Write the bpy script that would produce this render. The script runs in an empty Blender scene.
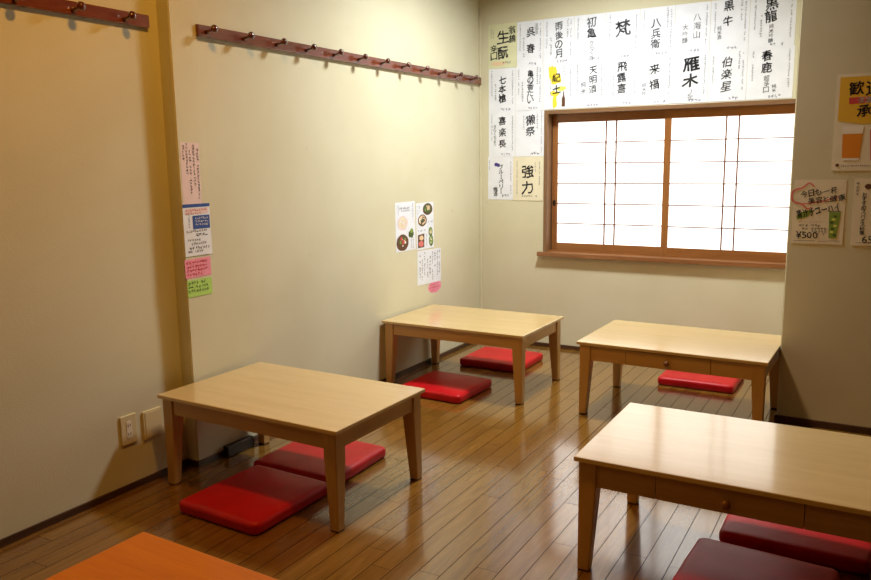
import bpy, bmesh, math, random
from mathutils import Vector, Matrix, noise
PI = math.pi
scene = bpy.context.scene
col = scene.collection
random.seed(7)

# ------------------------------------------------------------------ materials
def srgb(r, g, b):
    f = lambda c: (c/255)/12.92 if c/255 <= .04045 else ((c/255+.055)/1.055)**2.4
    return (f(r), f(g), f(b), 1)

def newmat(name):
    m = bpy.data.materials.new(name); m.use_nodes = True
    nt = m.node_tree; b = nt.nodes['Principled BSDF']
    return m, nt, b

def N(nt, t, **kw):
    n = nt.nodes.new(t)
    for k, v in kw.items():
        if k.startswith('i_'): n.inputs[int(k[2:])].default_value = v
        else: setattr(n, k, v)
    return n

def plain(name, c, rough=.5, spec=.5, coat=0, metal=0, emis=0, ecol=None):
    m, nt, b = newmat(name)
    b.inputs['Base Color'].default_value = c
    b.inputs['Roughness'].default_value = rough
    b.inputs['Specular IOR Level'].default_value = spec
    b.inputs['Coat Weight'].default_value = coat
    b.inputs['Metallic'].default_value = metal
    if emis:
        b.inputs['Emission Color'].default_value = ecol or c
        b.inputs['Emission Strength'].default_value = emis
    return m

def ramp(nt, stops):
    r = N(nt, 'ShaderNodeValToRGB'); e = r.color_ramp.elements
    while len(e) < len(stops): e.new(.5)
    for i, (p, c) in enumerate(stops): e[i].position = p; e[i].color = c
    return r

def wood(name, dark, mid, light, axis='X', rough=.35, coat=.3, coat_rough=.15, scale=1.0, bump=.05, spec=.5):
    """procedural straight grained timber, grain along the given object axis"""
    m, nt, b = newmat(name); L = nt.links.new
    tc = N(nt, 'ShaderNodeTexCoord')
    oi = N(nt, 'ShaderNodeObjectInfo')
    add = N(nt, 'ShaderNodeVectorMath', operation='ADD')
    mul = N(nt, 'ShaderNodeVectorMath', operation='SCALE'); mul.inputs['Scale'].default_value = 7.0
    L(oi.outputs['Location'], mul.inputs[0]); L(tc.outputs['Object'], add.inputs[0]); L(mul.outputs[0], add.inputs[1])
    mp = N(nt, 'ShaderNodeMapping')
    s = [14*scale, 14*scale, 14*scale]; s['XYZ'.index(axis)] = 1.3*scale
    mp.inputs['Scale'].default_value = s
    L(add.outputs[0], mp.inputs['Vector'])
    n1 = N(nt, 'ShaderNodeTexNoise'); n1.inputs['Scale'].default_value = 1.6; n1.inputs['Detail'].default_value = 6; n1.inputs['Distortion'].default_value = .6
    L(mp.outputs[0], n1.inputs['Vector'])
    n2 = N(nt, 'ShaderNodeTexNoise'); n2.inputs['Scale'].default_value = 12; n2.inputs['Detail'].default_value = 4
    L(mp.outputs[0], n2.inputs['Vector'])
    mix = N(nt, 'ShaderNodeMix', data_type='FLOAT'); mix.inputs[0].default_value = .35
    L(n1.outputs['Fac'], mix.inputs[2]); L(n2.outputs['Fac'], mix.inputs[3])
    r = ramp(nt, [(.3, dark), (.5, mid), (.72, light)])
    L(mix.outputs[0], r.inputs[0]); L(r.outputs[0], b.inputs['Base Color'])
    b.inputs['Roughness'].default_value = rough
    b.inputs['Coat Weight'].default_value = coat; b.inputs['Coat Roughness'].default_value = coat_rough
    b.inputs['Specular IOR Level'].default_value = spec
    bp = N(nt, 'ShaderNodeBump'); bp.inputs['Strength'].default_value = bump; bp.inputs['Distance'].default_value = .002
    L(n2.outputs['Fac'], bp.inputs['Height']); L(bp.outputs[0], b.inputs['Normal'])
    return m

def wallpaper(name, c, c2, bump=.25):
    m, nt, b = newmat(name); L = nt.links.new
    g = N(nt, 'ShaderNodeNewGeometry')
    n1 = N(nt, 'ShaderNodeTexNoise'); n1.inputs['Scale'].default_value = 2.2; n1.inputs['Detail'].default_value = 5
    n2 = N(nt, 'ShaderNodeTexNoise'); n2.inputs['Scale'].default_value = 160; n2.inputs['Detail'].default_value = 3
    v = N(nt, 'ShaderNodeTexVoronoi'); v.inputs['Scale'].default_value = 260
    for n in (n1, n2, v): L(g.outputs['Position'], n.inputs['Vector'])
    r = ramp(nt, [(.35, c2), (.6, c)]); L(n1.outputs['Fac'], r.inputs[0])
    # a few faint scuffs with their own shape
    n3 = N(nt, 'ShaderNodeTexNoise'); n3.inputs['Scale'].default_value = 9; n3.inputs['Detail'].default_value = 8
    L(g.outputs['Position'], n3.inputs['Vector'])
    r3 = ramp(nt, [(.70, (1, 1, 1, 1)), (.80, (.8, .78, .75, 1))]); L(n3.outputs['Fac'], r3.inputs[0])
    mx = N(nt, 'ShaderNodeMix', data_type='RGBA', blend_type='MULTIPLY'); mx.inputs[0].default_value = 1
    L(r.outputs[0], mx.inputs[6]); L(r3.outputs[0], mx.inputs[7]); L(mx.outputs[2], b.inputs['Base Color'])
    b.inputs['Roughness'].default_value = .75; b.inputs['Specular IOR Level'].default_value = .25
    ad = N(nt, 'ShaderNodeMath', operation='ADD'); L(n2.outputs['Fac'], ad.inputs[0]); L(v.outputs['Distance'], ad.inputs[1])
    bp = N(nt, 'ShaderNodeBump'); bp.inputs['Strength'].default_value = bump; bp.inputs['Distance'].default_value = .0012
    L(ad.outputs[0], bp.inputs['Height']); L(bp.outputs[0], b.inputs['Normal'])
    return m

def floor_mat():
    m, nt, b = newmat('floor_planks'); L = nt.links.new
    W = .0745; X0 = 1.315; LEN = .91
    g = N(nt, 'ShaderNodeNewGeometry'); sp = N(nt, 'ShaderNodeSeparateXYZ'); L(g.outputs['Position'], sp.inputs[0])
    def M(op, a, bb=None):
        n = N(nt, 'ShaderNodeMath', operation=op)
        for i, q in enumerate((a, bb)):
            if q is None: continue
            if isinstance(q, (int, float)): n.inputs[i].default_value = q
            else: L(q, n.inputs[i])
        return n.outputs[0]
    px = M('DIVIDE', M('SUBTRACT', sp.outputs[0], X0), W)
    ix = M('FLOOR', px); fx = M('SUBTRACT', px, ix)
    wn = N(nt, 'ShaderNodeTexWhiteNoise', noise_dimensions='1D'); L(ix, wn.inputs['W'])
    py = M('ADD', M('DIVIDE', sp.outputs[1], LEN), M('MULTIPLY', wn.outputs['Value'], 7.3))
    iy = M('FLOOR', py); fy = M('SUBTRACT', py, iy)
    cx = N(nt, 'ShaderNodeCombineXYZ'); L(ix, cx.inputs[0]); L(iy, cx.inputs[1])
    w2 = N(nt, 'ShaderNodeTexWhiteNoise', noise_dimensions='2D'); L(cx.outputs[0], w2.inputs['Vector'])
    ex = M('MULTIPLY', M('MINIMUM', fx, M('SUBTRACT', 1, fx)), W)
    ey = M('MULTIPLY', M('MINIMUM', fy, M('SUBTRACT', 1, fy)), LEN)
    seam = M('MULTIPLY', M('GREATER_THAN', ex, .0012), M('GREATER_THAN', ey, .0008))
    # oak figure, shifted board by board
    v = N(nt, 'ShaderNodeCombineXYZ')
    L(M('ADD', M('MULTIPLY', sp.outputs[0], 26), M('MULTIPLY', w2.outputs['Value'], 40)), v.inputs[0])
    L(M('ADD', M('MULTIPLY', sp.outputs[1], 2.6), M('MULTIPLY', w2.outputs['Value'], 90)), v.inputs[1])
    n1 = N(nt, 'ShaderNodeTexNoise'); n1.inputs['Scale'].default_value = 1.0; n1.inputs['Detail'].default_value = 7; n1.inputs['Distortion'].default_value = 1.4
    L(v.outputs[0], n1.inputs['Vector'])
    v2 = N(nt, 'ShaderNodeCombineXYZ')
    L(M('MULTIPLY', sp.outputs[0], 260), v2.inputs[0]); L(M('MULTIPLY', sp.outputs[1], 22), v2.inputs[1])
    n2 = N(nt, 'ShaderNodeTexNoise'); n2.inputs['Scale'].default_value = 1.0; n2.inputs['Detail'].default_value = 3; L(v2.outputs[0], n2.inputs['Vector'])
    r1 = ramp(nt, FLOOR_STOPS)
    L(M('ADD', M('MULTIPLY', n1.outputs['Fac'], .62), M('ADD', M('MULTIPLY', n2.outputs['Fac'], .2), M('MULTIPLY', w2.outputs['Value'], .18))), r1.inputs[0])
    mx = N(nt, 'ShaderNodeMix', data_type='RGBA'); L(seam, mx.inputs[0]); mx.inputs[6].default_value = srgb(34, 20, 10)
    L(r1.outputs[0], mx.inputs[7]); L(mx.outputs[2], b.inputs['Base Color'])
    rr = M('ADD', .17, M('MULTIPLY', n2.outputs['Fac'], .08)); L(rr, b.inputs['Roughness'])
    L(M('MULTIPLY', seam, .5), b.inputs['Specular IOR Level'])
    L(M('MULTIPLY', seam, .9), b.inputs['Coat Weight']); b.inputs['Coat Roughness'].default_value = .1; b.inputs['Coat IOR'].default_value = 1.5
    bp = N(nt, 'ShaderNodeBump'); bp.inputs['Strength'].default_value = .2; bp.inputs['Distance'].default_value = .0005
    L(M('ADD', seam, M('MULTIPLY', n2.outputs['Fac'], .25)), bp.inputs['Height']); L(bp.outputs[0], b.inputs['Normal'])
    L(bp.outputs[0], b.inputs['Coat Normal'])
    return m

FLOOR_STOPS = [(.30, srgb(106, 72, 24)), (.5, srgb(127, 89, 32)), (.72, srgb(145, 105, 42))]
M_wall = wallpaper('cream_wallpaper', srgb(218, 214, 187), srgb(213, 208, 179))
M_ceil = wood('ceiling_boards', srgb(58, 38, 22), srgb(76, 52, 32), srgb(92, 64, 40), 'Y', .6, 0)
M_floor = floor_mat()
M_base = wood('dark_baseboard', srgb(48, 30, 18), srgb(70, 44, 26), srgb(86, 56, 34), 'Y', .4, .1)
M_baseX = wood('dark_baseboard_across', srgb(48, 30, 18), srgb(70, 44, 26), srgb(86, 56, 34), 'X', .4, .1)
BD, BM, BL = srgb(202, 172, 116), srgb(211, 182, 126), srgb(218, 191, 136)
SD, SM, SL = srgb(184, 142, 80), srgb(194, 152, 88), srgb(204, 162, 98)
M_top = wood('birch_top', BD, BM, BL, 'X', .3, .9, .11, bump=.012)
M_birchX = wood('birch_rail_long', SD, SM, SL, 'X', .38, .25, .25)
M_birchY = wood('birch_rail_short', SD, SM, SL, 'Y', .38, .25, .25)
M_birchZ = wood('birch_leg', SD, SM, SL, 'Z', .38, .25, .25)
M_honey = wood('honey_top', srgb(194, 104, 4), srgb(206, 116, 6), srgb(214, 126, 10), 'X', .4, .08, .1, bump=.02, spec=.2)
M_honeyS = wood('honey_side', srgb(180, 108, 42), srgb(196, 124, 54), srgb(206, 136, 66), 'X', .4, .2, .2)
M_knob = wood('knob_wood', srgb(112, 68, 32), srgb(132, 82, 40), srgb(146, 94, 48), 'Z', .3, .5, .1)
M_pad = plain('foot_pad_rubber', srgb(52, 34, 26), .7)
M_frame = wood('window_frame_wood', srgb(108, 78, 52), srgb(128, 94, 64), srgb(142, 108, 76), 'Z', .4, .25)
M_frameX = wood('window_frame_wood_long', srgb(108, 78, 52), srgb(128, 94, 64), srgb(142, 108, 76), 'X', .4, .25)
M_sash = wood('sash_wood', srgb(128, 80, 40), srgb(148, 96, 50), srgb(162, 110, 60), 'Z', .35, .3)
M_sashX = wood('sash_wood_long', srgb(128, 80, 40), srgb(148, 96, 50), srgb(162, 110, 60), 'X', .35, .3)
M_sill = wood('sill_wood', srgb(126, 82, 48), srgb(146, 98, 60), srgb(162, 114, 74), 'X', .3, .5, .12)
M_kumiko = plain('lattice_wood', srgb(112, 70, 48), .5)
M_pull = plain('dark_pull', srgb(34, 22, 16), .4)
M_shoji = plain('lit_shoji_paper', srgb(250, 250, 246), .9, .1, emis=1.7, ecol=(1, .99, .97, 1))
M_rack = wood('reddish_rack_wood', srgb(92, 42, 24), srgb(116, 56, 32), srgb(138, 72, 42), 'Y', .25, .8, .1)
M_peg = wood('dark_peg_wood', srgb(66, 24, 16), srgb(88, 34, 22), srgb(104, 44, 30), 'X', .2, .9, .08)
M_screw = plain('screw_metal', srgb(190, 180, 160), .3, metal=1)
M_plastic = plain('outlet_plastic', srgb(222, 210, 168), .35)
M_plastic2 = plain('outlet_insert', srgb(238, 232, 214), .3)
M_slot = plain('outlet_slot', srgb(40, 34, 28), .6)
M_lampbody = plain('lamp_body', srgb(230, 228, 220), .4)

def vinyl():
    m, nt, b = newmat('red_vinyl'); L = nt.links.new
    tc = N(nt, 'ShaderNodeTexCoord')
    n = N(nt, 'ShaderNodeTexNoise'); n.inputs['Scale'].default_value = 9; n.inputs['Detail'].default_value = 4
    v = N(nt, 'ShaderNodeTexVoronoi'); v.inputs['Scale'].default_value = 420
    L(tc.outputs['Object'], n.inputs['Vector']); L(tc.outputs['Object'], v.inputs['Vector'])
    r = ramp(nt, [(.35, srgb(184, 8, 20)), (.65, srgb(200, 12, 26))]); L(n.outputs['Fac'], r.inputs[0]); L(r.outputs[0], b.inputs['Base Color'])
    b.inputs['Roughness'].default_value = .42; b.inputs['Specular IOR Level'].default_value = .32; b.inputs['Coat Weight'].default_value = .06; b.inputs['Coat Roughness'].default_value = .3
    bp = N(nt, 'ShaderNodeBump'); bp.inputs['Strength'].default_value = .15; bp.inputs['Distance'].default_value = .0006
    L(v.outputs['Distance'], bp.inputs['Height']); L(bp.outputs[0], b.inputs['Normal'])
    return m
M_red = vinyl()

def paper_mat(name, c):
    m, nt, b = newmat(name); L = nt.links.new
    g = N(nt, 'ShaderNodeNewGeometry'); n = N(nt, 'ShaderNodeTexNoise'); n.inputs['Scale'].default_value = 14; n.inputs['Detail'].default_value = 5
    L(g.outputs['Position'], n.inputs['Vector'])
    d = tuple(x*.95 for x in c[:3])+(1,)
    r = ramp(nt, [(.35, d), (.6, c)]); L(n.outputs['Fac'], r.inputs[0]); L(r.outputs[0], b.inputs['Base Color'])
    b.inputs['Roughness'].default_value = .8; b.inputs['Specular IOR Level'].default_value = .2
    return m
P_white = paper_mat('white_paper', srgb(238, 243, 254))
P_green = paper_mat('pale_green_paper', srgb(226, 228, 190))
P_beige = paper_mat('beige_paper', srgb(236, 230, 204))
P_pinkw = paper_mat('pale_pink_paper', srgb(240, 218, 220))
P_pink = paper_mat('pink_paper', srgb(246, 160, 186))
P_lime = paper_mat('lime_paper', srgb(182, 226, 120))
P_cream = paper_mat('cream_card', srgb(236, 228, 205))
INK = plain('black_ink', srgb(40, 40, 46), .7)
INK_G = plain('grey_ink', srgb(96, 98, 108), .7)
INK_L = plain('faint_ink', srgb(124, 124, 146), .8)
INK_B = plain('blue_ink', srgb(44, 78, 158), .6)
INK_R = plain('red_ink', srgb(206, 66, 70), .6)
INK_Y = plain('yellow_ink', srgb(246, 222, 60), .7)
INK_YG = plain('lime_ink', srgb(222, 232, 110), .7)
INK_O = plain('orange_ink', srgb(226, 140, 30), .6)
INK_P = plain('pink_ink', srgb(222, 120, 116), .6)
INK_W = plain('white_ink', srgb(244, 240, 230), .6)
INK_GR = plain('green_ink', srgb(130, 158, 66), .6)
INK_DG = plain('dark_green_ink', srgb(72, 92, 44), .6)
INK_BR = plain('brown_ink', srgb(98, 62, 34), .6)
INK_PU = plain('purple_ink', srgb(70, 56, 140), .6)
INK_SK = plain('peach_ink', srgb(236, 206, 168), .7)
INK_GD = plain('gold_ink', srgb(228, 184, 52), .6)

# ------------------------------------------------------------------ helpers
def obj(name, bm, mat, parent=None, smooth=False, loc=None):
    me = bpy.data.meshes.new(name); bm.to_mesh(me); bm.free()
    for m in (mat if isinstance(mat, (list, tuple)) else [mat]): me.materials.append(m)
    if smooth:
        for p in me.polygons: p.use_smooth = True
    o = bpy.data.objects.new(name, me); col.objects.link(o)
    if parent: o.parent = parent
    if loc: o.location = loc
    return o

def tag(o, label=None, cat=None, group=None, kind=None):
    if label: o['label'] = label
    if cat: o['category'] = cat
    if group: o['group'] = group
    if kind: o['kind'] = kind
    return o

def empty(name, loc, rz=0):
    o = bpy.data.objects.new(name, None); col.objects.link(o)
    o.location = loc; o.rotation_euler = (0, 0, rz); o.empty_display_size = .1
    return o

def add_box(bm, x0, x1, y0, y1, z0, z1, bev=0, seg=2):
    vs = [bm.verts.new(p) for p in ((x0,y0,z0),(x1,y0,z0),(x1,y1,z0),(x0,y1,z0),(x0,y0,z1),(x1,y0,z1),(x1,y1,z1),(x0,y1,z1))]
    fs = [bm.faces.new([vs[i] for i in q]) for q in ((3,2,1,0),(4,5,6,7),(0,1,5,4),(1,2,6,5),(2,3,7,6),(3,0,4,7))]
    if bev:
        es = list({e for f in fs for e in f.edges})
        bmesh.ops.bevel(bm, geom=es, offset=bev, segments=seg, affect='EDGES', profile=.5)
    return bm
def box(*a, **k): return add_box(bmesh.new(), *a, **k)

def lathe(bm, prof, org, axis, seg=20):
    """prof = [(radius, height)], revolved round axis from org"""
    ax = Vector(axis).normalized(); t = Vector((0,0,1)) if abs(ax.z) < .9 else Vector((1,0,0))
    u = ax.cross(t).normalized(); w = ax.cross(u); rings = []
    for r, h in prof:
        c = Vector(org)+ax*h
        if r < 1e-6: rings.append([bm.verts.new(c)])
        else: rings.append([bm.verts.new(c+(u*math.cos(2*PI*k/seg)+w*math.sin(2*PI*k/seg))*r) for k in range(seg)])
    for a, b in zip(rings, rings[1:]):
        if len(a) == 1 and len(b) == 1: continue
        for k in range(seg):
            k2 = (k+1) % seg
            if len(a) == 1: bm.faces.new((a[0], b[k2], b[k]))
            elif len(b) == 1: bm.faces.new((a[k], a[k2], b[0]))
            else: bm.faces.new((a[k], a[k2], b[k2], b[k]))
    for ring, flip in ((rings[0], 1), (rings[-1], 0)):
        if len(ring) > 1: bm.faces.new(ring[::-1] if flip else ring)
    bmesh.ops.recalc_face_normals(bm, faces=bm.faces)
    return bm

# ------------------------------------------------------------------ room shell
CEIL = 2.7; PX, PY = 2.033, -.918; YC, XN = -2.637, -.065
XR, YF = 4.6, -7.2
def struct(name, bm, m): return tag(obj(name, bm, m), kind='structure')
struct('floor', box(-.3, XR+.1, YF-.1, .15, -.08, 0), M_floor)
struct('ceiling', box(-.3, XR+.1, YF-.1, .15, CEIL, CEIL+.08), M_ceil)
# left wall: the far stretch stands forward of the near stretch
bm = bmesh.new()
pts = [(-.3, YF-.1), (XN, YF-.1), (XN, YC), (0, YC), (0, -2.506), (-.005, -2.502), (-.005, .15), (-.3, .15)]
lo = [bm.verts.new((x, y, 0)) for x, y in pts]; hi = [bm.verts.new((x, y, CEIL)) for x, y in pts]
bm.faces.new(lo[::-1]); bm.faces.new(hi)
for i in range(8):
    j = (i+1) % 8; bm.faces.new((lo[i], lo[j], hi[j], hi[i]))
bmesh.ops.recalc_face_normals(bm, faces=bm.faces)
ed = [e for e in bm.edges if all(abs(v.co.y-YC) < 1e-4 and abs(v.co.x) < 1e-4 for v in e.verts)]
bmesh.ops.bevel(bm, geom=ed, offset=.004, segments=3, affect='EDGES')
struct('wall_left', bm, M_wall)
WX0, WX1, WZ0, WZ1 = .485, 2.012, .646, 1.54      # opening
bm = bmesh.new()
add_box(bm, -.02, WX0, 0, .15, 0, CEIL); add_box(bm, WX1, PX, 0, .15, 0, CEIL)
add_box(bm, WX0, WX1, 0, .15, 0, WZ0); add_box(bm, WX0, WX1, 0, .15, WZ1, CEIL)
struct('wall_back', bm, M_wall)
bm = box(PX, XR, PY, .15, 0, CEIL)
ed = [e for e in bm.edges if all(abs(v.co.y-PY) < 1e-4 and abs(v.co.x-PX) < 1e-4 for v in e.verts)]
bmesh.ops.bevel(bm, geom=ed, offset=.004, segments=3, affect='EDGES')
struct('wall_alcove', bm, M_wall)
M_darkwall = wood('dark_wood_panelling', srgb(62, 40, 24), srgb(84, 56, 34), srgb(100, 68, 42), 'Z', .5, .1)
struct('wall_right', box(XR, XR+.1, YF-.1, PY, 0, CEIL), M_darkwall)
struct('wall_front', box(XN, XR, YF-.1, YF, 0, CEIL), M_darkwall)
HB, TB = .026, .009
struct('baseboard_left', box(-.005, TB, YC-TB, -TB, 0, HB, bev=.0015), M_base)
bm = box(XN, XN+TB, YF, YC-TB, 0, HB, bev=.0015); add_box(bm, XN, 0, YC-TB, YC, 0, HB)
struct('baseboard_near', bm, M_base)
struct('baseboard_back', box(0, PX, -TB, 0, 0, HB, bev=.0015), M_baseX)
struct('baseboard_alcove', box(PX-TB, XR, PY-TB, PY, 0, HB+.008, bev=.0015), M_baseX)
struct('baseboard_side', box(PX-TB, PX, PY, -TB, 0, HB, bev=.0015), M_base)
struct('trim_1', box(-.005, .010, -.012, 0, HB, CEIL, bev=.003), M_wall)

# ------------------------------------------------------------------ window
win = tag(empty('window_1', (1.25, 0, WZ0)), kind='structure')
def wpart(name, bm, m, parent=None):
    o = obj(name, bm, m, parent or win)
    if not parent: o.location = (-1.25, 0, -WZ0)
    return o
FX0, FX1, FZ1 = .465, 2.03, 1.562
bm = bmesh.new()
add_box(bm, FX0, FX0+.024, -.012, .1, WZ0, FZ1, bev=.0015); add_box(bm, FX1-.022, FX1, -.012, .1, WZ0, FZ1, bev=.0015)
wpart('jamb', bm, M_frame)
wpart('window_head', box(FX0+.024, FX1-.022, -.0115, .1, FZ1-.024, FZ1, bev=.0015), M_frameX)
wpart('window_sill', box(.433, FX1+.001, -.045, .1, .620, .647, bev=.002), M_sill)
bm = bmesh.new(); add_box(bm, .489, 2.008, .036, .04, .647, .655); add_box(bm, .489, 2.008, .062, .066, .647, .655)
wpart('sliding_track', bm, M_sashX)
GZ0, GZ1 = .703, 1.484
def sash(x0, x1, y, sw0, sw1, vs):
    s = empty('sash', (x0-1.25, y, 0)); s.parent = win
    W = x1-x0; z0, z1 = .651-WZ0, 1.537-WZ0; g0, g1 = GZ0-WZ0, GZ1-WZ0; T = .024
    obj('stile', box(0, sw0, 0, T, z0, z1, bev=.0015), M_sash, s)
    obj('stile', box(W-sw1, W, 0, T, z0, z1, bev=.0015), M_sash, s)
    obj('rail', box(sw0, W-sw1, .001, T-.001, z0, g0), M_sashX, s)
    obj('rail', box(sw0, W-sw1, .001, T-.001, g1, z1), M_sashX, s)
    bm = bmesh.new()
    for z in (.832, .963, 1.094, 1.224, 1.354): add_box(bm, sw0, W-sw1, .004, .014, z-WZ0-.003, z-WZ0+.003)
    for v in vs: add_box(bm, v-x0-.0038, v-x0+.0038, .002, .0139, g0, g1)
    obj('lattice', bm, M_kumiko, s)
    obj('shoji_paper', box(sw0-.004, W-sw1+.004, .0145, .016, g0-.004, g1+.004), M_shoji, s)
    return s
s1 = sash(.494, 1.262, .066, .036, .04, (.851, .917))
s2 = sash(1.223, 2.005, .040, .04, .042, (1.578, 1.648))
lathe_pull = lathe(bmesh.new(), [(.008, 0), (.011, .0006), (.011, .0012), (.007, .0016), (0, .001)], (.016, .0005, .965-WZ0), (0, -1, 0))
for v in lathe_pull.verts: v.co.z = (v.co.z-(.965-WZ0))*1.9+(.965-WZ0)
obj('finger_pull', lathe_pull, M_pull, s1)
# outside the window: the plain outer sheet that closes the opening
wpart('outer_pane', box(.489, 2.008, .1, .106, .647, 1.54), plain('frosted_pane', srgb(225, 230, 232), .4))

# ------------------------------------------------------------------ low tables
H = .37; TT = .017
def tapered_leg(sx, sy, x, y, w=.054, wb=.036, ztop=H-TT, z0=.006):
    """outer corner at x, y; sx, sy point inwards; only the inner faces taper"""
    bm = bmesh.new(); rings = []
    for z, k in ((z0, wb), (ztop-.085, w), (ztop, w)):
        rings.append([bm.verts.new((x+sx*k*a, y+sy*k*b, z)) for a, b in ((0,0),(1,0),(1,1),(0,1))])
    for a, b in zip(rings, rings[1:]):
        for i in range(4): bm.faces.new((a[i], a[(i+1)%4], b[(i+1)%4], b[i]))
    bm.faces.new(rings[0]); bm.faces.new(rings[-1])
    bmesh.ops.recalc_face_normals(bm, faces=bm.faces)
    ed = [e for e in bm.edges if abs(e.verts[0].co.z-e.verts[1].co.z) > .01]
    bmesh.ops.bevel(bm, geom=ed, offset=.0025, segments=2, affect='EDGES')
    return bm
def table(x, y, rot, w, d, drawer, label, mats=(None,)*4):
    T = tag(empty('low_table', (x, y, 0), rot), label, 'table', 'low wooden tables')
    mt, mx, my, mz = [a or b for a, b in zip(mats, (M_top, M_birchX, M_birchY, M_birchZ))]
    bm = box(0, w, 0, d, H-TT, H, bev=.003, seg=2)
    for v in bm.verts:                                  # underside of the edge cut back
        if v.co.z < H-TT+.002:
            v.co.x += (.006 if v.co.x < w/2 else -.006); v.co.y += (.006 if v.co.y < d/2 else -.006)
    obj('tabletop', bm, mt, T)
    e = .013; zt = H-TT-.0002
    for sx, sy, lx, ly in ((1,1,e,e), (-1,1,w-e,e), (-1,-1,w-e,d-e), (1,-1,e,d-e)):
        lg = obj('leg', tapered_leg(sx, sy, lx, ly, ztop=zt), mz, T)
        a, b = sorted((lx+sx*.001, lx+sx*.035)); c, f = sorted((ly+sy*.001, ly+sy*.035))
        obj('foot_pad', box(a, b, c, f, 0, .006, bev=.001), M_pad, lg)
    ah = .075 if drawer else .06; z0 = H-TT-ah; r = .006; lw = .054
    # dark shadow gap under the top: the rails stop a few millimetres short of it
    zr = H-TT-.004
    if drawer:
        q0, q1 = w/2-.195, w/2+.195
        bm = bmesh.new(); add_box(bm, e+lw, q0-.001, e+r, e+r+.018, z0, zr); add_box(bm, q1+.001, w-e-lw, e+r, e+r+.018, z0, zr)
        add_box(bm, q0-.001, q0+.007, e+r+.0165, e+r+.018, z0, zr); add_box(bm, q1-.007, q1+.001, e+r+.0165, e+r+.018, z0, zr)
        add_box(bm, q0+.007, q1-.007, e+r+.017, e+r+.018, zr-.006, zr)
        obj('front_apron', bm, mx, T)
        dr = obj('drawer', box(q0+.0008, q1-.0008, e+r-.001, e+r+.016, z0, zr-.001, bev=.001), mx, T)
        bm = bmesh.new(); add_box(bm, q0+.01, q1-.01, e+r+.0155, e+.30, z0+.008, z0+.012)
        add_box(bm, q0+.01, q0+.02, e+r+.016, e+.30, z0+.012, zr-.012); add_box(bm, q1-.02, q1-.01, e+r+.016, e+.30, z0+.012, zr-.012)
        add_box(bm, q0+.02, q1-.02, e+.29, e+.30, z0+.012, zr-.012)
        obj('drawer_box', bm, my, dr)
        obj('knob', lathe(bmesh.new(), [(.006,0),(.006,.008),(.012,.012),(.0135,.018),(.011,.024),(.004,.026),(0,.026)], (w/2, e+r-.001, (z0+zr)/2-.004), (0,-1,0)), M_knob, dr, smooth=True)
    else:
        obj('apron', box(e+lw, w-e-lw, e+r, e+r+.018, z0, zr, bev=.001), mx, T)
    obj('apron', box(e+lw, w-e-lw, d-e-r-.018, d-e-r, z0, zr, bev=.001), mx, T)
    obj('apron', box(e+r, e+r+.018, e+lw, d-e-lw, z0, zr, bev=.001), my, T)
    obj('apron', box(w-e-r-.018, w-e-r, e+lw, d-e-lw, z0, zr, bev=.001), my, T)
    return T
table(.012, -2.833, -.017, .877, .567, False, 'light birch low table against the left wall, in the foreground beside the power outlet')
table(.006, -1.261, -.006, .865, .57, False, 'light birch low table in the far left corner under the food photos')
table(1.149, -1.255, -.017, .875, .591, True, 'light birch low table with drawer, standing below the window')
table(1.655, -2.685, .001, .874, .597, True, 'light birch low table with drawer in the right foreground, window glare on its top')
table(.886, -4.230, -.027, .874, .596, False, 'orange-toned low table cut off by the bottom edge of the picture', (M_honey, M_honeyS, M_honeyS, M_honeyS))

# ------------------------------------------------------------------ floor cushions
def cushion(x, y, rot, w, d, h, label, seed=0):
    bm = bmesh.new(); n = 22
    bmesh.ops.create_cube(bm, size=2)
    bmesh.ops.subdivide_edges(bm, edges=bm.edges[:], cuts=n, use_grid_fill=True)
    hw, hd, hh = w/2, d/2, h/2; r = .016; rc = .024
    def spread(t, half):
        a = abs(t); a = 1-(1-a)**1.8 if a > 0 else 0
        return math.copysign(a, t)*half
    for v in bm.verts:
        p = Vector((spread(v.co.x, hw), spread(v.co.y, hd), spread(v.co.z, hh)))
        # rounded plan corners
        core = Vector((max(-hw+rc, min(hw-rc, p.x)), max(-hd+rc, min(hd-rc, p.y)), 0)); q = Vector((p.x, p.y, 0))-core
        mxy = max(abs(q.x), abs(q.y))
        if q.length > 1e-6: q = q.normalized()*mxy
        p = Vector((core.x+q.x, core.y+q.y, p.z))
        # rounded rim: pull the sides in towards the top and bottom
        edge = rc-mxy if (abs(p.x) > hw-rc or abs(p.y) > hd-rc) else rc
        zz = abs(p.z)
        if edge < r and zz > hh-r:
            c = Vector((r-edge, zz-(hh-r))); m = max(c.x, c.y); L = c.length
            if L > 1e-6:
                k = m/L; de = (r-edge)*(1-k)
                if q.length > 1e-6: p -= q.normalized()*de
                p.z = math.copysign((hh-r)+(zz-(hh-r))*k, p.z)
        if p.z > 0:
            f = (1-(p.x/hw)**4)*(1-(p.y/hd)**4)
            p.z += f*.006+.0035*f*noise.noise(Vector((p.x*7+seed*9, p.y*7, seed)))
            t = p.x*math.cos(seed)+p.y*math.sin(seed)-.05
            p.z -= .0018*math.exp(-(t/.008)**2)*f
        p.x += .002*noise.noise(Vector((p.x*12, p.y*12, seed+5))); p.y += .002*noise.noise(Vector((p.x*12, p.y*12, seed+15)))
        v.co = Vector((p.x, p.y, p.z+hh))
    o = obj('floor_cushion', bm, M_red, smooth=True, loc=(x, y, 0)); o.rotation_euler.z = rot
    return tag(o, label, 'cushion', 'red floor cushions')
cushion(.458, -2.785, -.02, .39, .41, .047, 'red vinyl floor cushion nearest the camera under the left foreground table', 1)
cushion(.435, -2.37, .02, .41, .40, .047, 'red vinyl floor cushion behind another, under the left foreground table, half in bright light', 2)
cushion(.382, -1.20, -.03, .39, .38, .047, 'red vinyl floor cushion sticking out in front of the far left corner table', 3)
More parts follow.
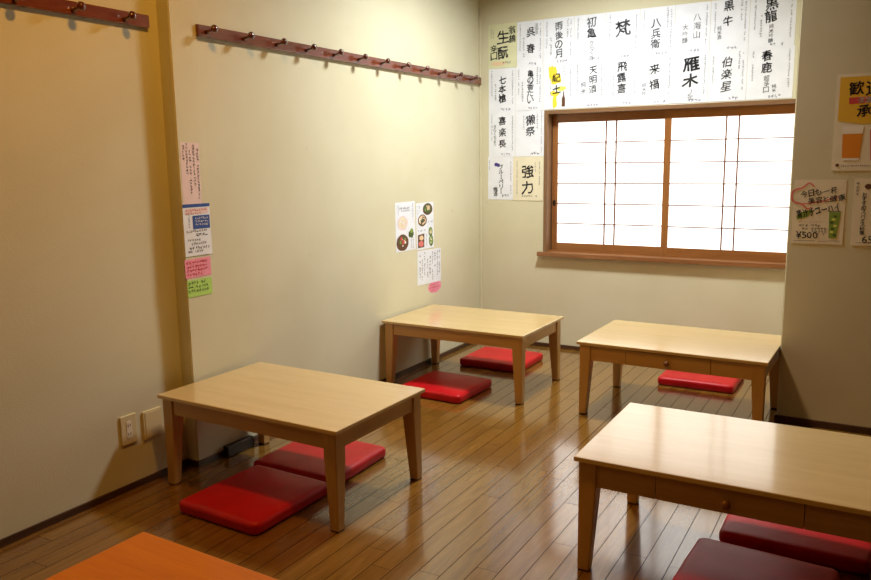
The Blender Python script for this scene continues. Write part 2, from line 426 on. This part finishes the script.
cushion(.403, -.52, -.0, .415, .37, .047, 'red vinyl floor cushion behind the far left corner table, near the back wall', 4)
cushion(1.58, -.378, .0, .405, .38, .047, 'red vinyl floor cushion alone under the table below the window', 5)
cushion(2.236, -2.108, -.0, .44, .39, .047, 'bright red floor cushion below the drawer of the right foreground table', 6)
cushion(2.160, -2.576, -.05, .41, .42, .047, 'dark shaded red floor cushion at the bottom right, in front of the brighter one', 7)

o = obj('low_dark_box', box(0, .03, 0, .16, 0, .05, bev=.004), M_pull, loc=(.010, -2.506, 0))  # plain low dark box for an unclear dark shape at the wall foot
tag(o, 'low dark box on the floor against the wall behind the left foreground table', 'box')

# ------------------------------------------------------------------ coat racks
def rack(x, y0, y1, z0, z1, pegs, label, screws):
    R = tag(empty('coat_rack', (x, y0, z0)), label, 'coat rack', 'peg rails on the left wall')
    obj('board', box(.0004, .018, 0, y1-y0, 0, z1-z0, bev=.002), M_rack, R)
    for py in pegs:
        bm = lathe(bmesh.new(), [(.0085,0),(.0075,.012),(.006,.028),(.0062,.034),(.011,.038),(.0155,.045),(.0160,.050),(.0125,.056),(.005,.0585),(0,.059)],
                   (.0175, py-y0, 1.770-z0+(0 if x > -.01 else .006)), (1, 0, .22), 18)
        obj('peg', bm, M_peg, R, smooth=True)
    for sy in screws:
        obj('screw', lathe(bmesh.new(), [(.004,0),(.0036,.0012),(0,.0014)], (.018, sy-y0, (z1-z0)/2), (1,0,0), 12), M_screw, R)
    return R
rack(-.005, -2.506, -.01, 1.750, 1.797, [-2.462+.2083*k for k in range(12)], 'long reddish-brown wooden peg rail on the left wall beside the sheets above the window', (-1.72, -1.68, -.66))
rack(XN, -3.93, -2.690, 1.762, 1.808, [-2.804-.209*k for k in range(5)], 'dark reddish peg rail cut off by the top left corner of the picture', (-3.3,))

# ------------------------------------------------------------------ outlet and blank plate
O = tag(empty('power_outlet', (XN, -2.9165, .242)), 'cream double power outlet low on the left wall', 'power outlet')
obj('cover_plate', box(0, .007, -.036, .036, -.058, .058, bev=.0025), M_plastic, O)
ins = obj('socket_insert', box(.007, .0085, -.012, .012, -.034, .034, bev=.0006), M_plastic2, O)
for z in (.017, -.017):
    for y in (-.0048, .0048): obj('slot', box(.0085, .0090, y-.0011, y+.0011, z-.005, z+.005), M_slot, ins)
O = tag(empty('blank_wall_plate', (XN, -2.803, .233)), 'cream blank wall plate between the outlet and the foreground table leg', 'wall plate')
obj('cover_plate', box(0, .007, -.046, .046, -.058, .058, bev=.0025), M_plastic, O)
obj('inner_panel', box(.007, .0088, -.037, .037, -.05, .05, bev=.0008), M_plastic, O)

# ------------------------------------------------------------------ papers and writing
_gl = {}
def glyph(ch):
    if ch in _gl: return _gl[ch]
    c = bpy.data.curves.new('tmp', 'FONT'); c.body = ch; c.size = 1; c.resolution_u = 3; c.fill_mode = 'FRONT'
    o = bpy.data.objects.new('tmp', c); col.objects.link(o)
    bpy.context.view_layer.update()
    me = bpy.data.meshes.new_from_object(o.evaluated_get(bpy.context.evaluated_depsgraph_get()))
    vs = [tuple(v.co) for v in me.vertices]; fs = [tuple(p.vertices) for p in me.polygons]
    bpy.data.objects.remove(o); bpy.data.curves.remove(c); bpy.data.meshes.remove(me)
    if vs:
        x0, x1 = min(v[0] for v in vs), max(v[0] for v in vs); y0, y1 = min(v[1] for v in vs), max(v[1] for v in vs)
        s = 1/max(x1-x0, y1-y0, .5); cx, cy = (x0+x1)/2, (y0+y1)/2
        vs = [((v[0]-cx)*s, (v[1]-cy)*s) for v in vs]; w = (x1-x0)*s
    else: w = .4
    _gl[ch] = (vs, fs, w); return _gl[ch]

class Sheet:
    """a sheet of paper; u to the right, v up, from its lower left corner, drawn facing -Y"""
    def __init__(s, name, w, h, mat, loc, rz, label, cat, group=None, curl=.0015, tilt=0, thick=.0004, outline=None):
        s.w, s.h, s.curl, s.seed = w, h, curl, random.random()*50
        bm = bmesh.new(); nx, nz = 6, 8
        if outline:
            f = [bm.verts.new((u, 0, v)) for u, v in outline]; b = [bm.verts.new((u, thick, v)) for u, v in outline]
            bm.faces.new(f); bm.faces.new(b[::-1])
            for i in range(len(f)): j = (i+1) % len(f); bm.faces.new((f[i], b[i], b[j], f[j]))
        else:
            F = [[bm.verts.new((w*i/nx, -s.lift(w*i/nx, h*j/nz), h*j/nz)) for j in range(nz+1)] for i in range(nx+1)]
            B = [[bm.verts.new((w*i/nx, thick-s.lift(w*i/nx, h*j/nz), h*j/nz)) for j in range(nz+1)] for i in range(nx+1)]
            for i in range(nx):
                for j in range(nz):
                    bm.faces.new((F[i][j], F[i+1][j], F[i+1][j+1], F[i][j+1])); bm.faces.new((B[i][j], B[i][j+1], B[i+1][j+1], B[i+1][j]))
            for i in range(nx):
                bm.faces.new((F[i][0], B[i][0], B[i+1][0], F[i+1][0])); bm.faces.new((F[i][nz], F[i+1][nz], B[i+1][nz], B[i][nz]))
            for j in range(nz):
                bm.faces.new((F[0][j], F[0][j+1], B[0][j+1], B[0][j])); bm.faces.new((F[nx][j], B[nx][j], B[nx][j+1], F[nx][j+1]))
        bmesh.ops.recalc_face_normals(bm, faces=bm.faces)
        s.o = obj(name, bm, mat, loc=loc); s.o.rotation_euler = (0, tilt, rz)
        tag(s.o, label, cat, group); s.outline = outline
        s.layer = 1
    def lift(s, u, v):
        t = 1-v/s.h
        return s.curl*(t**3)*(.4+.6*abs(noise.noise(Vector((u*9, s.seed, 0)))+.5)) if s.curl else 0
    def put(s, name, bm, mat, d=.0007):
        for v in bm.verts:
            u, z = v.co.x, v.co.z
            v.co.y = -d-(s.lift(u, z) if not s.outline else 0)
        return obj(name, bm, mat, s.o)
    def text(s, st, cx, top, size, mat=None, vertical=True, bold=.0, jit=.06, slant=0, gap=1.06, name='brush_writing', rot=0, bm=None, sx=1.0):
        own = bm is None
        if own: bm = bmesh.new()
        x, y = cx, top-size*.5
        offs = [(0, 0)]
        if bold: offs = [(0,0),(bold,0),(-bold,0),(0,bold),(0,-bold),(bold*.7,bold*.7),(-bold*.7,-bold*.7)]
        for ch in st:
            if ch == ' ':
                if vertical: y -= size*.5
                else: x += size*.4
                continue
            vs, fs, w = glyph(ch)
            if not vertical: x += w*size*sx*.5
            a = (random.random()-.5)*2*jit+rot; k = size*(1+(random.random()-.5)*jit*1.5)
            ca, sa = math.cos(a), math.sin(a); jx = (random.random()-.5)*jit*size*.6
            small = .45 if ch in 'ーっゃュャー' and False else 1
            for ox, oy in offs:
                nv = []
                for gx, gy in vs:
                    if ch == 'ー' and vertical: gx, gy = gy, -gx
                    gx = gx*sx+(slant-.05)*gy; gy += .13*gx if ord(ch) > 255 else 0
                    wob = .10
                    gx += wob*noise.noise(Vector((gx*2.6+x*40, gy*2.6+y*40, s.seed))); gy += wob*noise.noise(Vector((gx*2.6+x*40, gy*2.6+y*40, s.seed+9)))
                    px, py = (gx*ca-gy*sa)*k+ox*size, (gx*sa+gy*ca)*k+oy*size
                    nv.append(bm.verts.new((x+px+jx, 0, y+py)))
                for f in fs:
                    try: bm.faces.new([nv[i] for i in f])
                    except ValueError: pass
            if vertical: y -= size*gap
            else: x += w*size*sx*.5+size*.12; y += math.tan(rot)*(w*size*sx+size*.12)
        if own: return s.put(name, bm, mat or INK, .0011)
        return bm
    def marks(s, cols, mat=None, name='fine_writing', horizontal=False):
        """columns (or rows) of handwriting too small to read: little pen strokes"""
        bm = bmesh.new(); rnd = random.Random(int(s.seed*1000))
        for (c, a, b, sz) in cols:
            t = a
            while (t > b) if not horizontal else (t < b):
                if rnd.random() < .9:
                    ccx, ccy = (c, t) if not horizontal else (t, c)
                    for k in range(rnd.choice((3, 4, 4, 5))):
                        ang = rnd.choice((0, 0, PI/2, PI/2, .8, -.8))+rnd.uniform(-.2, .2); L = sz*rnd.uniform(.25, .5); wd = sz*.075
                        ox, oy = ccx+rnd.uniform(-.3, .3)*sz, ccy+rnd.uniform(-.3, .3)*sz
                        d = Vector((math.cos(ang), 0, math.sin(ang)))*L; n = Vector((-math.sin(ang), 0, math.cos(ang)))*wd; o = Vector((ox, 0, oy))
                        bm.faces.new([bm.verts.new(o+q) for q in (-d-n, d-n*.6, d+n*.6, -d+n)])
                t += sz*1.15 if horizontal else -sz*1.15
        return s.put(name, bm, mat or INK_G, .001)
    def poly(s, pts, mat, name='drawing', d=.0007):
        bm = bmesh.new(); vs = [bm.verts.new((u, 0, v)) for u, v in pts]
        f = bm.faces.new(vs); bmesh.ops.triangulate(bm, faces=[f])
        return s.put(name, bm, mat, d)
    def blob(s, cx, cy, rx, ry, mat, name='drawing', d=.0007, wob=.15, n=28, sd=0):
        return s.poly([(cx+rx*math.cos(t)*(1+wob*noise.noise(Vector((math.cos(t)*2+sd, math.sin(t)*2, s.seed)))),
                        cy+ry*math.sin(t)*(1+wob*noise.noise(Vector((math.cos(t)*2+sd, math.sin(t)*2, s.seed))))) for t in [2*PI*k/n for k in range(n)]], mat, name, d)
    def stroke(s, pts, wd, mat, name='drawing', d=.001):
        bm = bmesh.new(); pr = None; P = [Vector((u, 0, v)) for u, v in pts]
        for i, p in enumerate(P):
            t = (P[min(i+1, len(P)-1)]-P[max(i-1, 0)]).normalized(); n = Vector((-t.z, 0, t.x))*wd*(.6+.4*math.sin(PI*(i+.7)/len(P)))
            a, b = bm.verts.new(p-n), bm.verts.new(p+n)
            if pr: bm.faces.new((pr[0], a, b, pr[1]))
            pr = (a, b)
        return s.put(name, bm, mat, d)

# --- sheets over the window: (x0, x1, z0, z1, paper, headline, cx, top, size, ink, bold, extra columns of marks, label)
G = 'handwritten sheets on the back wall'
ROW1 = (1.848, 2.128); ROW2 = (1.568, 1.85); ROW3 = (1.272, 1.569); ROW4 = (.986, 1.273)
def menu(x0, x1, row, paper, label, depth=0):
    s = Sheet('menu_sheet', x1-x0, row[1]-row[0], paper, (x0, -.0007-depth, row[0]), 0, label, 'paper sign', G)
    return s
def std(s, left=2, right=1, ink=INK_G, price=True):
    w, h = s.w, s.h; c = []
    if left > 0: c.append((w*.12, h*.93, h*.35, .009))
    if left > 1: c.append((w*.26, h*.62, h*.18, .012))
    if right > 0: c.append((w*.90, h*.92, h*.15, .009))
    if right > 1: c.append((w*.80, h*.95, h*.55, .011))
    s.marks(c, ink)
    if price: s.marks([(h*.055, w*.5, w*.8, .016)], INK_L, 'price_writing', True)

B4 = .0004
s = menu(.062, .266, ROW1, P_green, 'pale green sheet with bold black brush writing, top left corner of the sheets', .001)
s.text('生酛', .107, .235, .077, INK, bold=.02, gap=1.28); s.text('翁鶴', .172, .262, .052, INK, bold=.012); s.text('辛口', .040, .150, .046, INK, bold=.02)
s.blob(.075, .03, .055, .012, INK_SK, 'brush_smear'); s.marks([(.02, .25, .19, .008), (.035, .25, .19, .008)], INK_L); s.marks([(.035, .11, .17, .014)], INK_G, 'price_writing', True)
s = menu(.268, .448, ROW1, P_white, 'white sheet with two large characters, right of the green sheet in the top row')
s.text('呉春', .095, .24, .058, INK, bold=.02, gap=1.75); s.text('池田酒', .135, .262, .022, INK_G); std(s)
s = menu(.45, .655, ROW1, P_white, 'white sheet with four brushed characters, top row third from left', B4)
s.text('雨後の月', .105, .255, .05, INK, bold=.012, gap=1.12); std(s, 2, 2)
s = menu(.657, .858, ROW1, P_white, 'white sheet with a narrow cursive column, top row fourth from left')
s.text('初亀', .11, .262, .058, INK_G, bold=.012, gap=1.1); s.text('からくち', .115, .125, .028, INK_G); std(s, 1, 0)
s = menu(.86, 1.066, ROW1, P_white, 'white sheet with one large grey character, top row centre', B4)
s.text('梵', .105, .225, .09, INK_G, bold=.02); std(s, 1, 1, INK_L)
s = menu(1.068, 1.272, ROW1, P_white, 'white sheet with three blue-grey characters, top row just right of centre')
s.text('八兵衛', .095, .215, .055, INK_G, bold=.012); std(s, 1, 2, INK_L)
s = menu(1.274, 1.472, ROW1, P_white, 'white sheet with two faint columns of writing, top row third from right', B4)
s.text('八海山', .125, .22, .042, INK_G, gap=1.15); s.text('大吟醸', .06, .165, .03, INK_G, gap=1.25); std(s, 0, 1, INK_L)
s = menu(1.474, 1.682, ROW1, P_white, 'white sheet with two black characters, top row second from right')
s.text('黒牛', .095, .272, .055, INK, bold=.015, gap=1.5); s.text('純米酒', .05, .14, .024, INK_G); std(s, 1, 2)
s = menu(1.684, 1.92, ROW1, P_white, 'white sheet cut by the top edge of the picture, rightmost of the top row', B4)
s.text('黒龍', .11, .262, .062, INK, bold=.018); s.text('純米吟醸', .115, .125, .024, INK); std(s, 2, 1)

s = menu(.063, .256, ROW2, P_white, 'white sheet directly below the pale green sheet')
s.text('七本槍', .10, .23, .052, INK, bold=.026, gap=1.12); std(s, 2, 1)
s = menu(.258, .45, ROW2, P_white, 'white sheet with a long cursive column, second row second from left', B4)
s.text('亀の香たい', .105, .255, .042, INK, bold=.014, gap=1.0); std(s, 2, 2)
s = menu(.452, .655, ROW2, P_white, 'white sheet with yellow paint marks and a small brown bottle drawing')
s.blob(.065, .225, .028, .045, INK_Y, 'yellow_paint', wob=.6); s.blob(.085, .185, .035, .03, INK_Y, 'yellow_paint', .0008, .5, sd=2)
s.blob(.08, .095, .03, .018, INK_Y, 'yellow_paint', wob=.5, sd=4); s.blob(.08, .045, .014, .04, INK_Y, 'yellow_paint', .0008, .4, sd=5); s.blob(.12, .125, .034, .014, INK_YG, 'yellow_paint', .0008, .5, sd=7)
s.text('紀土', .09, .22, .052, INK, bold=.026, gap=1.35)
s.poly([(.128, .014), (.15, .014), (.15, .065), (.1425, .08), (.1415, .108), (.1365, .108), (.1355, .08), (.128, .065)], INK_BR, 'bottle_drawing', .0012)
s.marks([(.14, .26, .2, .009), (.05, .19, .06, .008), (.185, .25, .06, .008)])
s = menu(.657, .858, ROW2, P_white, 'white sheet above the left window pane, with three brushed characters and a small two-character column')
s.text('天明酒', .125, .25, .048, INK, bold=.01, gap=1.2); s.text('純米', .065, .16, .034, INK_G, gap=1.2); std(s, 1, 1)
s = menu(.86, 1.066, ROW2, P_white, 'white sheet over the middle of the window with three black characters', B4)
s.text('飛露喜', .105, .262, .056, INK, bold=.016, gap=1.15); std(s, 2, 1, INK_L)
s = menu(1.068, 1.272, ROW2, P_white, 'white sheet over the window with two widely spaced black characters')
s.text('来福', .095, .235, .056, INK, bold=.018, gap=1.6); s.text('純米吟', .035, .13, .024, INK_G); std(s, 0, 1)
s = menu(1.274, 1.472, ROW2, P_white, 'white sheet with the heaviest black brush characters, over the right pane', B4)
s.text('雁木', .10, .26, .082, INK, bold=.03, gap=1.12, sx=1.1); s.text('ノ弐', .10, .075, .032, INK_G, gap=1.0); std(s, 0, 1)
s = menu(1.474, 1.682, ROW2, P_white, 'white sheet with three slanted brushed characters, second row second from right')
s.text('伯楽星', .10, .245, .054, INK, bold=.008, slant=.15, gap=1.25); std(s, 1, 2)
s = menu(1.684, 1.925, ROW2, P_white, 'white sheet at the right end of the row just over the window frame', B4)
s.text('春鹿', .10, .265, .056, INK, bold=.018, gap=1.15); s.text('超辛口', .105, .13, .030, INK, gap=1.05); s.text('純米', .145, .08, .022, INK); std(s, 1, 1)

s = menu(.063, .256, ROW3, P_white, 'white sheet in the third row, at the left edge of the sheets', B4)
s.text('喜楽長', .10, .262, .052, INK, bold=.014, gap=1.45); s.text('きらくちょう', .045, .21, .022, INK); std(s, 1, 1)
s = menu(.258, .462, ROW3, P_white, 'white sheet touching the top left corner of the window frame')
s.text('獺祭', .105, .265, .062, INK, bold=.012, gap=1.15); s.marks([(.06, .26, .17, .009), (.155, .28, .18, .012)]); s.marks([(.02, .12, .18, .018)], INK_G, 'price_writing', True); s.marks([(.185, .29, .02, .008)], INK_L, 'margin_writing')
s = menu(.056, .246, ROW4, P_white, 'white sheet with a purple berry drawing, lowest row at the left')
s.blob(.062, .235, .014, .012, INK_PU, 'berry_drawing'); s.blob(.078, .23, .012, .012, INK_PU, 'berry_drawing', .0008, sd=3); s.text('ブルーベリー', .098, .235, .032, INK, bold=.02, gap=1.02); s.text('梅酒', .055, .085, .03, INK, bold=.01)
s.marks([(.012, .26, .2, .008), (.17, .25, .04, .009)]); s.marks([(.03, .11, .16, .018)], INK_G, 'price_writing', True)
s = menu(.242, .458, (.982, 1.271), P_beige, 'beige sheet with two characters, beside the left side of the window frame', .0012)
s.text('強力', .105, .235, .085, INK, bold=.014, gap=1.25); s.marks([(.03, .26, .04, .008), (.19, .25, .1, .009), (.16, .25, .19, .008)]); s.marks([(.03, .07, .17, .014)], INK_G, 'price_writing', True)

# --- left wall: local u runs towards the back wall
def lsheet(name, y0, y1, z0, z1, mat, label, cat, group=None, depth=0, tilt=0, outline=None, curl=.0015):
    return Sheet(name, y1-y0, z1-z0, mat, ((.0005 if y1 < -2.45 else -.0045)+depth, y0, z0), PI/2, label, cat, group, 0 if tilt or outline else curl, tilt, outline=outline)
s = lsheet('notice', -2.627, -2.530, 1.094, 1.336, P_pinkw, 'tall narrow pale pink note, uppermost on the wall corner', 'paper note', 'notes on the wall corner', tilt=.012)
s.marks([(.086, .215, .02, .011), (.066, .232, .06, .011), (.047, .21, .04, .011), (.03, .235, .12, .011), (.014, .23, .17, .011)], INK)
s = lsheet('notice', -2.634, -2.491, .884, 1.093, P_white, 'white and blue printed notice on the wall corner, below the narrow pink note', 'paper note', 'notes on the wall corner', .0012)
s.poly([(0, .196), (.143, .196), (.143, .209), (0, .209)], INK_B, 'blue_band'); s.poly([(.048, .108), (.139, .108), (.139, .162), (.048, .162)], INK_B, 'blue_panel'); s.poly([(.012, .168), (.132, .168), (.132, .192), (.012, .192)], P_pinkw, 'pale_panel', .0006)
s.marks([(.151, .065, .13, .009), (.138, .065, .13, .009), (.126, .065, .13, .009)], INK_W, 'white_print', True); s.marks([(.184, .02, .13, .01), (.172, .02, .10, .01)], INK_R, 'red_print', True)
s.marks([(.10, .015, .12, .01), (.085, .07, .13, .014), (.065, .02, .08, .01), (.05, .04, .12, .01), (.032, .03, .13, .012), (.018, .02, .1, .01)], INK, 'printed_text', True)
s.marks([(.03, .165, .11, .008)], INK_B, 'blue_print')
s = lsheet('notice', -2.640, -2.502, .796, .872, P_pink, 'bright pink handwritten note below the blue and white notice', 'paper note', 'notes on the wall corner', .0006, tilt=-.01)
s.marks([(.062, .015, .12, .012), (.046, .015, .12, .012), (.03, .015, .12, .012), (.014, .015, .09, .012)], INK_R, 'handwriting', True)
s = lsheet('notice', -2.634, -2.502, .718, .787, P_lime, 'lime green handwritten note, lowest on the wall corner', 'paper note', 'notes on the wall corner')
s.marks([(.057, .01, .12, .012), (.041, .01, .12, .012), (.024, .01, .11, .012)], INK_DG, 'handwriting', True)

def dish(s, cx, cy, rx, ry, rim, food, bits):
    s.blob(cx, cy, rx, ry, rim, 'dish_picture', .0007, .06); s.blob(cx, cy+ry*.05, rx*.8, ry*.78, food, 'dish_picture', .0009, .2)
    rnd = random.Random(int(cx*1e4+cy*1e4)); bm = {}
    for k in range(20):
        m = bits[k % len(bits)]; a, r = rnd.uniform(0, 2*PI), rnd.uniform(0, .62)
        b = bm.setdefault(m.name, (m, bmesh.new()))[1]
        x, y, q = cx+rx*r*math.cos(a), cy+ry*r*math.sin(a), rx*rnd.uniform(.08, .19)
        b.faces.new([b.verts.new((x+q*math.cos(t)*(1+.3*rnd.random()), 0, y+q*math.sin(t))) for t in [2*PI*i/9 for i in range(9)]])
    for i, (m, b) in enumerate(bm.values()): s.put('dish_picture', b, m, .0011+.0001*i)
s = lsheet('food_poster', -1.078, -.862, .732, 1.018, P_white, 'white sheet with photos of a pale dish and a dark pot, left of the pair', 'poster', 'food posters')
dish(s, .075, .165, .055, .042, P_pinkw, P_cream, (P_white, INK_SK, P_pinkw, P_cream)); dish(s, .07, .052, .066, .048, INK_BR, INK_BR, (INK_SK, INK_DG, INK_GR, INK_W, INK_BR, INK_R))
s.blob(.165, .095, .03, .022, INK_DG, 'dish_picture', wob=.4); s.blob(.175, .115, .016, .014, INK_GR, 'dish_picture', .0009, .4, sd=2)
s.marks([(.19, .27, .19, .012), (.03, .27, .21, .008), (.17, .07, .01, .01), (.19, .07, .01, .01)]); s.marks([(.25, .05, .15, .014), (.235, .07, .16, .01)], INK_G, 'headline', True)
s = lsheet('food_poster', -.850, -.644, .722, 1.003, P_white, 'white sheet with four photos of green and brown dishes, right of the pair', 'poster', 'food posters', .0005)
dish(s, .135, .24, .058, .036, INK_BR, INK_DG, (INK_GR, INK_DG, INK_SK)); dish(s, .07, .175, .052, .036, INK_BR, INK_SK, (INK_W, INK_BR, INK_DG, INK_BR))
s.poly([(.012, .012), (.085, .012), (.09, .095), (.015, .09)], INK_BR, 'dish_picture'); s.blob(.05, .035, .03, .018, INK_P, 'dish_picture', .0009); s.blob(.055, .07, .025, .015, INK_SK, 'dish_picture', .001)
dish(s, .17, .045, .026, .035, INK_DG, INK_GR, (INK_W, INK_GR)); dish(s, .165, .10, .024, .028, INK_DG, INK_GR, (INK_W, INK_SK))
s.marks([(.02, .27, .21, .009), (.04, .27, .22, .009), (.115, .09, .02, .01)]); s.marks([(.16, .13, .19, .012), (.115, .02, .11, .012)], INK_PU, 'caption', True)
s = lsheet('handwritten_menu', -.849, -.563, .506, .716, P_white, 'white landscape sheet of faint handwriting below the food photos', 'paper sign', None, .001, tilt=.02)
s.marks([(.265, .19, .06, .016), (.24, .19, .03, .014), (.21, .18, .1, .016), (.18, .19, .02, .012), (.15, .16, .05, .02), (.12, .19, .03, .013), (.085, .19, .05, .014), (.055, .15, .02, .013), (.03, .18, .04, .016)], INK_G)
out = []
for k in range(64):
    t = 2*PI*k/64; r = 1+.08*abs(math.sin(3.5*t)); out.append((.082+.078*r*math.cos(t), .04+.036*r*math.sin(t)))
s = lsheet('note', -.722, -.556, .432, .51, P_pink, 'small pink scalloped handwritten note, lowest paper on the left wall', 'paper note', outline=out)
s.marks([(.056, .03, .13, .014), (.038, .025, .14, .016), (.02, .04, .12, .012)], INK_R, 'handwriting', True)

# --- alcove front face
def asheet(name, x0, x1, z0, z1, mat, label, cat, tilt=0): return Sheet(name, x1-x0, z1-z0, mat, (x0, PY-.0007, z0), 0, label, cat, None, .001, tilt)
s = asheet('drinks_poster', 2.195, 2.492, 1.184, 1.597, P_cream, 'yellow drinks poster with beer and red cocktail glasses, cut off at the right edge', 'poster')
s.poly([(.012, .215), (.10, .20), (.20, .20), (.285, .20), (.285, .40), (.012, .40)], INK_GD, 'yellow_ground', .0006)
s.text('歓迎', .045, .382, .060, INK, vertical=False, bold=.02, jit=.03); s.poly([(.052, .285), (.245, .292), (.243, .318), (.05, .312)], INK_R, 'red_band', .0009); s.text('会宴会', .085, .315, .026, INK_W, vertical=False, bold=.02)
s.text('承り', .085, .282, .052, INK, vertical=False, bold=.025, jit=.03)
s.poly([(.038, .055), (.105, .055), (.112, .158), (.035, .158)], INK_O, 'beer_glass_picture', .0009); s.poly([(.034, .159), (.112, .159), (.115, .192), (.033, .192)], INK_W, 'beer_glass_picture', .001); s.poly([(.038, .045), (.105, .045), (.105, .054), (.038, .054)], INK_W, 'beer_glass_picture', .001)
s.poly([(.148, .045), (.208, .045), (.218, .175), (.138, .175)], INK_P, 'cocktail_glass_picture', .0009); s.blob(.178, .155, .032, .014, INK_W, 'cocktail_glass_picture', .001); s.blob(.165, .13, .012, .012, INK_R, 'cocktail_glass_picture', .001); s.blob(.19, .11, .012, .012, INK_R, 'cocktail_glass_picture', .001)
s.poly([(.225, .05), (.28, .05), (.285, .19), (.22, .19)], INK_GD, 'drink_picture', .0009)
s.blob(.022, .024, .007, .007, INK_BR, 'mark', .001); s.marks([(.021, .04, .26, .007)], INK_BR, 'fine_print', True)
s = asheet('drink_sign', 2.050, 2.260, .857, 1.145, P_cream, 'handwritten sign with green drink drawing and price of 500 yen, beside the window', 'paper sign')
pts = [(.09+.062*math.cos(t)-.028+.02*math.cos(3*t)*.4, .215+.052*math.sin(t)+.006*math.sin(5*t)) for t in [PI*.35+k*PI*1.25/30 for k in range(31)]]
s.stroke(pts, .0042, INK_P, 'pink_cloud_outline'); s.stroke([(.03, .178), (.08, .185), (.13, .195), (.185, .215)], .003, INK_P, 'pink_cloud_outline')
s.text('今日も一杯', .028, .238, .030, INK, vertical=False, bold=.012, rot=.16, sx=.95); s.text('美容と健康', .060, .208, .028, INK, vertical=False, bold=.012, rot=.13)
s.poly([(.02, .108), (.06, .12), (.085, .15), (.05, .15), (.015, .125)], INK_GR, 'green_paint')
s.text('青汁チューハイ', .018, .150, .034, INK, vertical=False, bold=.02, rot=.22, sx=.62)
s.poly([(.153, .028), (.183, .028), (.196, .146), (.148, .146)], INK_GR, 'glass_drawing', .0008)
for k in range(7): s.blob(.168+.008*math.cos(k*2.2), .042+k*.014, .008, .005, INK_YG if k % 2 else INK_DG, 'glass_drawing', .0010)
s.stroke([(.146, .148), (.172, .149), (.198, .148)], .0012, INK, 'glass_drawing')
s.text('¥500', .018, .054, .030, INK, vertical=False, bold=.01)
s.marks([(.083, .035, .13, .011), (.069, .035, .14, .011), (.057, .075, .14, .011), (.046, .11, .14, .009)], INK, 'fine_writing', True); s.marks([(.1, .03, .13, .004)], INK_R, 'red_rule', True)
s.stroke([(.01, .012), (.09, .014), (.10, .014)], .0007, INK, 'rule'); s.stroke([(.11, .012), (.17, .016), (.20, .015)], .0007, INK, 'rule')
s = asheet('handwritten_sign', 2.290, 2.500, .857, 1.149, P_cream, 'cream sheet with vertical black writing, cut off at the right edge below the drinks poster', 'paper sign')
s.blob(.055, .258, .014, .012, INK_BR, 'small_drawing'); s.text('おすすめスパイス料理', .042, .232, .0185, INK, bold=.02, gap=1.0); s.marks([(.014, .27, .20, .013)], INK)
s.text('650', .045, .042, .03, INK, vertical=False, bold=.01); s.marks([(.085, .25, .08, .016), (.13, .25, .05, .014)], INK, 'more_writing'); s.stroke([(.02, .012), (.09, .013), (.16, .012)], .0007, INK, 'rule')

# ------------------------------------------------------------------ ceiling lights
def ceiling_light(x, y, color, power, r, label, spread=180):
    Lr = tag(empty('ceiling_light', (x, y, CEIL)), label, 'ceiling light')
    obj('lamp_base', lathe(bmesh.new(), [(r*.7, 0), (r*.7, .03), (r*.62, .034), (0, .034)], (0, 0, 0), (0, 0, -1), 32), M_lampbody, Lr)
    d = plain('lamp_diffuser', (.9, .9, .88, 1), .4, emis=power*.04, ecol=(*color, 1))
    obj('diffuser', lathe(bmesh.new(), [(r*.6, .034), (r*.6, .05), (r*.5, .066), (r*.25, .076), (0, .078)], (0, 0, 0), (0, 0, -1), 32), d, Lr, smooth=True)
    ld = bpy.data.lights.new('bulb', 'AREA'); ld.shape = 'DISK'; ld.size = r*1.4; ld.energy = power; ld.color = color; ld.spread = math.radians(spread)
    lo = bpy.data.objects.new('bulb', ld); col.objects.link(lo); lo.parent = Lr; lo.location = (0, 0, -.083)
    return Lr
ceiling_light(1.0, -1.05, (.98, 1, .96), 45, .22, 'bright white ceiling light above the far tables', 151)
ceiling_light(1.0, -3.1, (1, .46, .06), 18, .12, 'warm ceiling light above the left foreground table')
ceiling_light(1.4, -4.6, (1, .46, .06), 5, .12, 'warm ceiling light near the entrance side')

w = bpy.data.worlds.new('World'); scene.world = w; w.use_nodes = True
w.node_tree.nodes['Background'].inputs[0].default_value = (.9, .95, 1, 1); w.node_tree.nodes['Background'].inputs[1].default_value = .5

# ------------------------------------------------------------------ camera
cam = bpy.data.cameras.new('camera'); co = bpy.data.objects.new('camera', cam); col.objects.link(co)
yaw, pitch, roll = -.524922, .164708, -.0137205
f = Vector((math.sin(yaw)*math.cos(pitch), math.cos(yaw)*math.cos(pitch), -math.sin(pitch)))
r = Vector((math.cos(yaw), -math.sin(yaw), 0)); u = r.cross(f)
r2 = r*math.cos(roll)+u*math.sin(roll); u2 = -r*math.sin(roll)+u*math.cos(roll)
co.matrix_world = Matrix(((r2.x, u2.x, -f.x, 2.41437), (r2.y, u2.y, -f.y, -4.80851), (r2.z, u2.z, -f.z, 1.25081), (0, 0, 0, 1)))
cam.sensor_width = 36; cam.lens = 776.652/871*36; cam.clip_start = .02
scene.camera = co
vs = scene.view_settings
vs.view_transform = 'Standard'; vs.look = 'None'; vs.gamma = 1; vs.use_curve_mapping = False; vs.exposure = 0
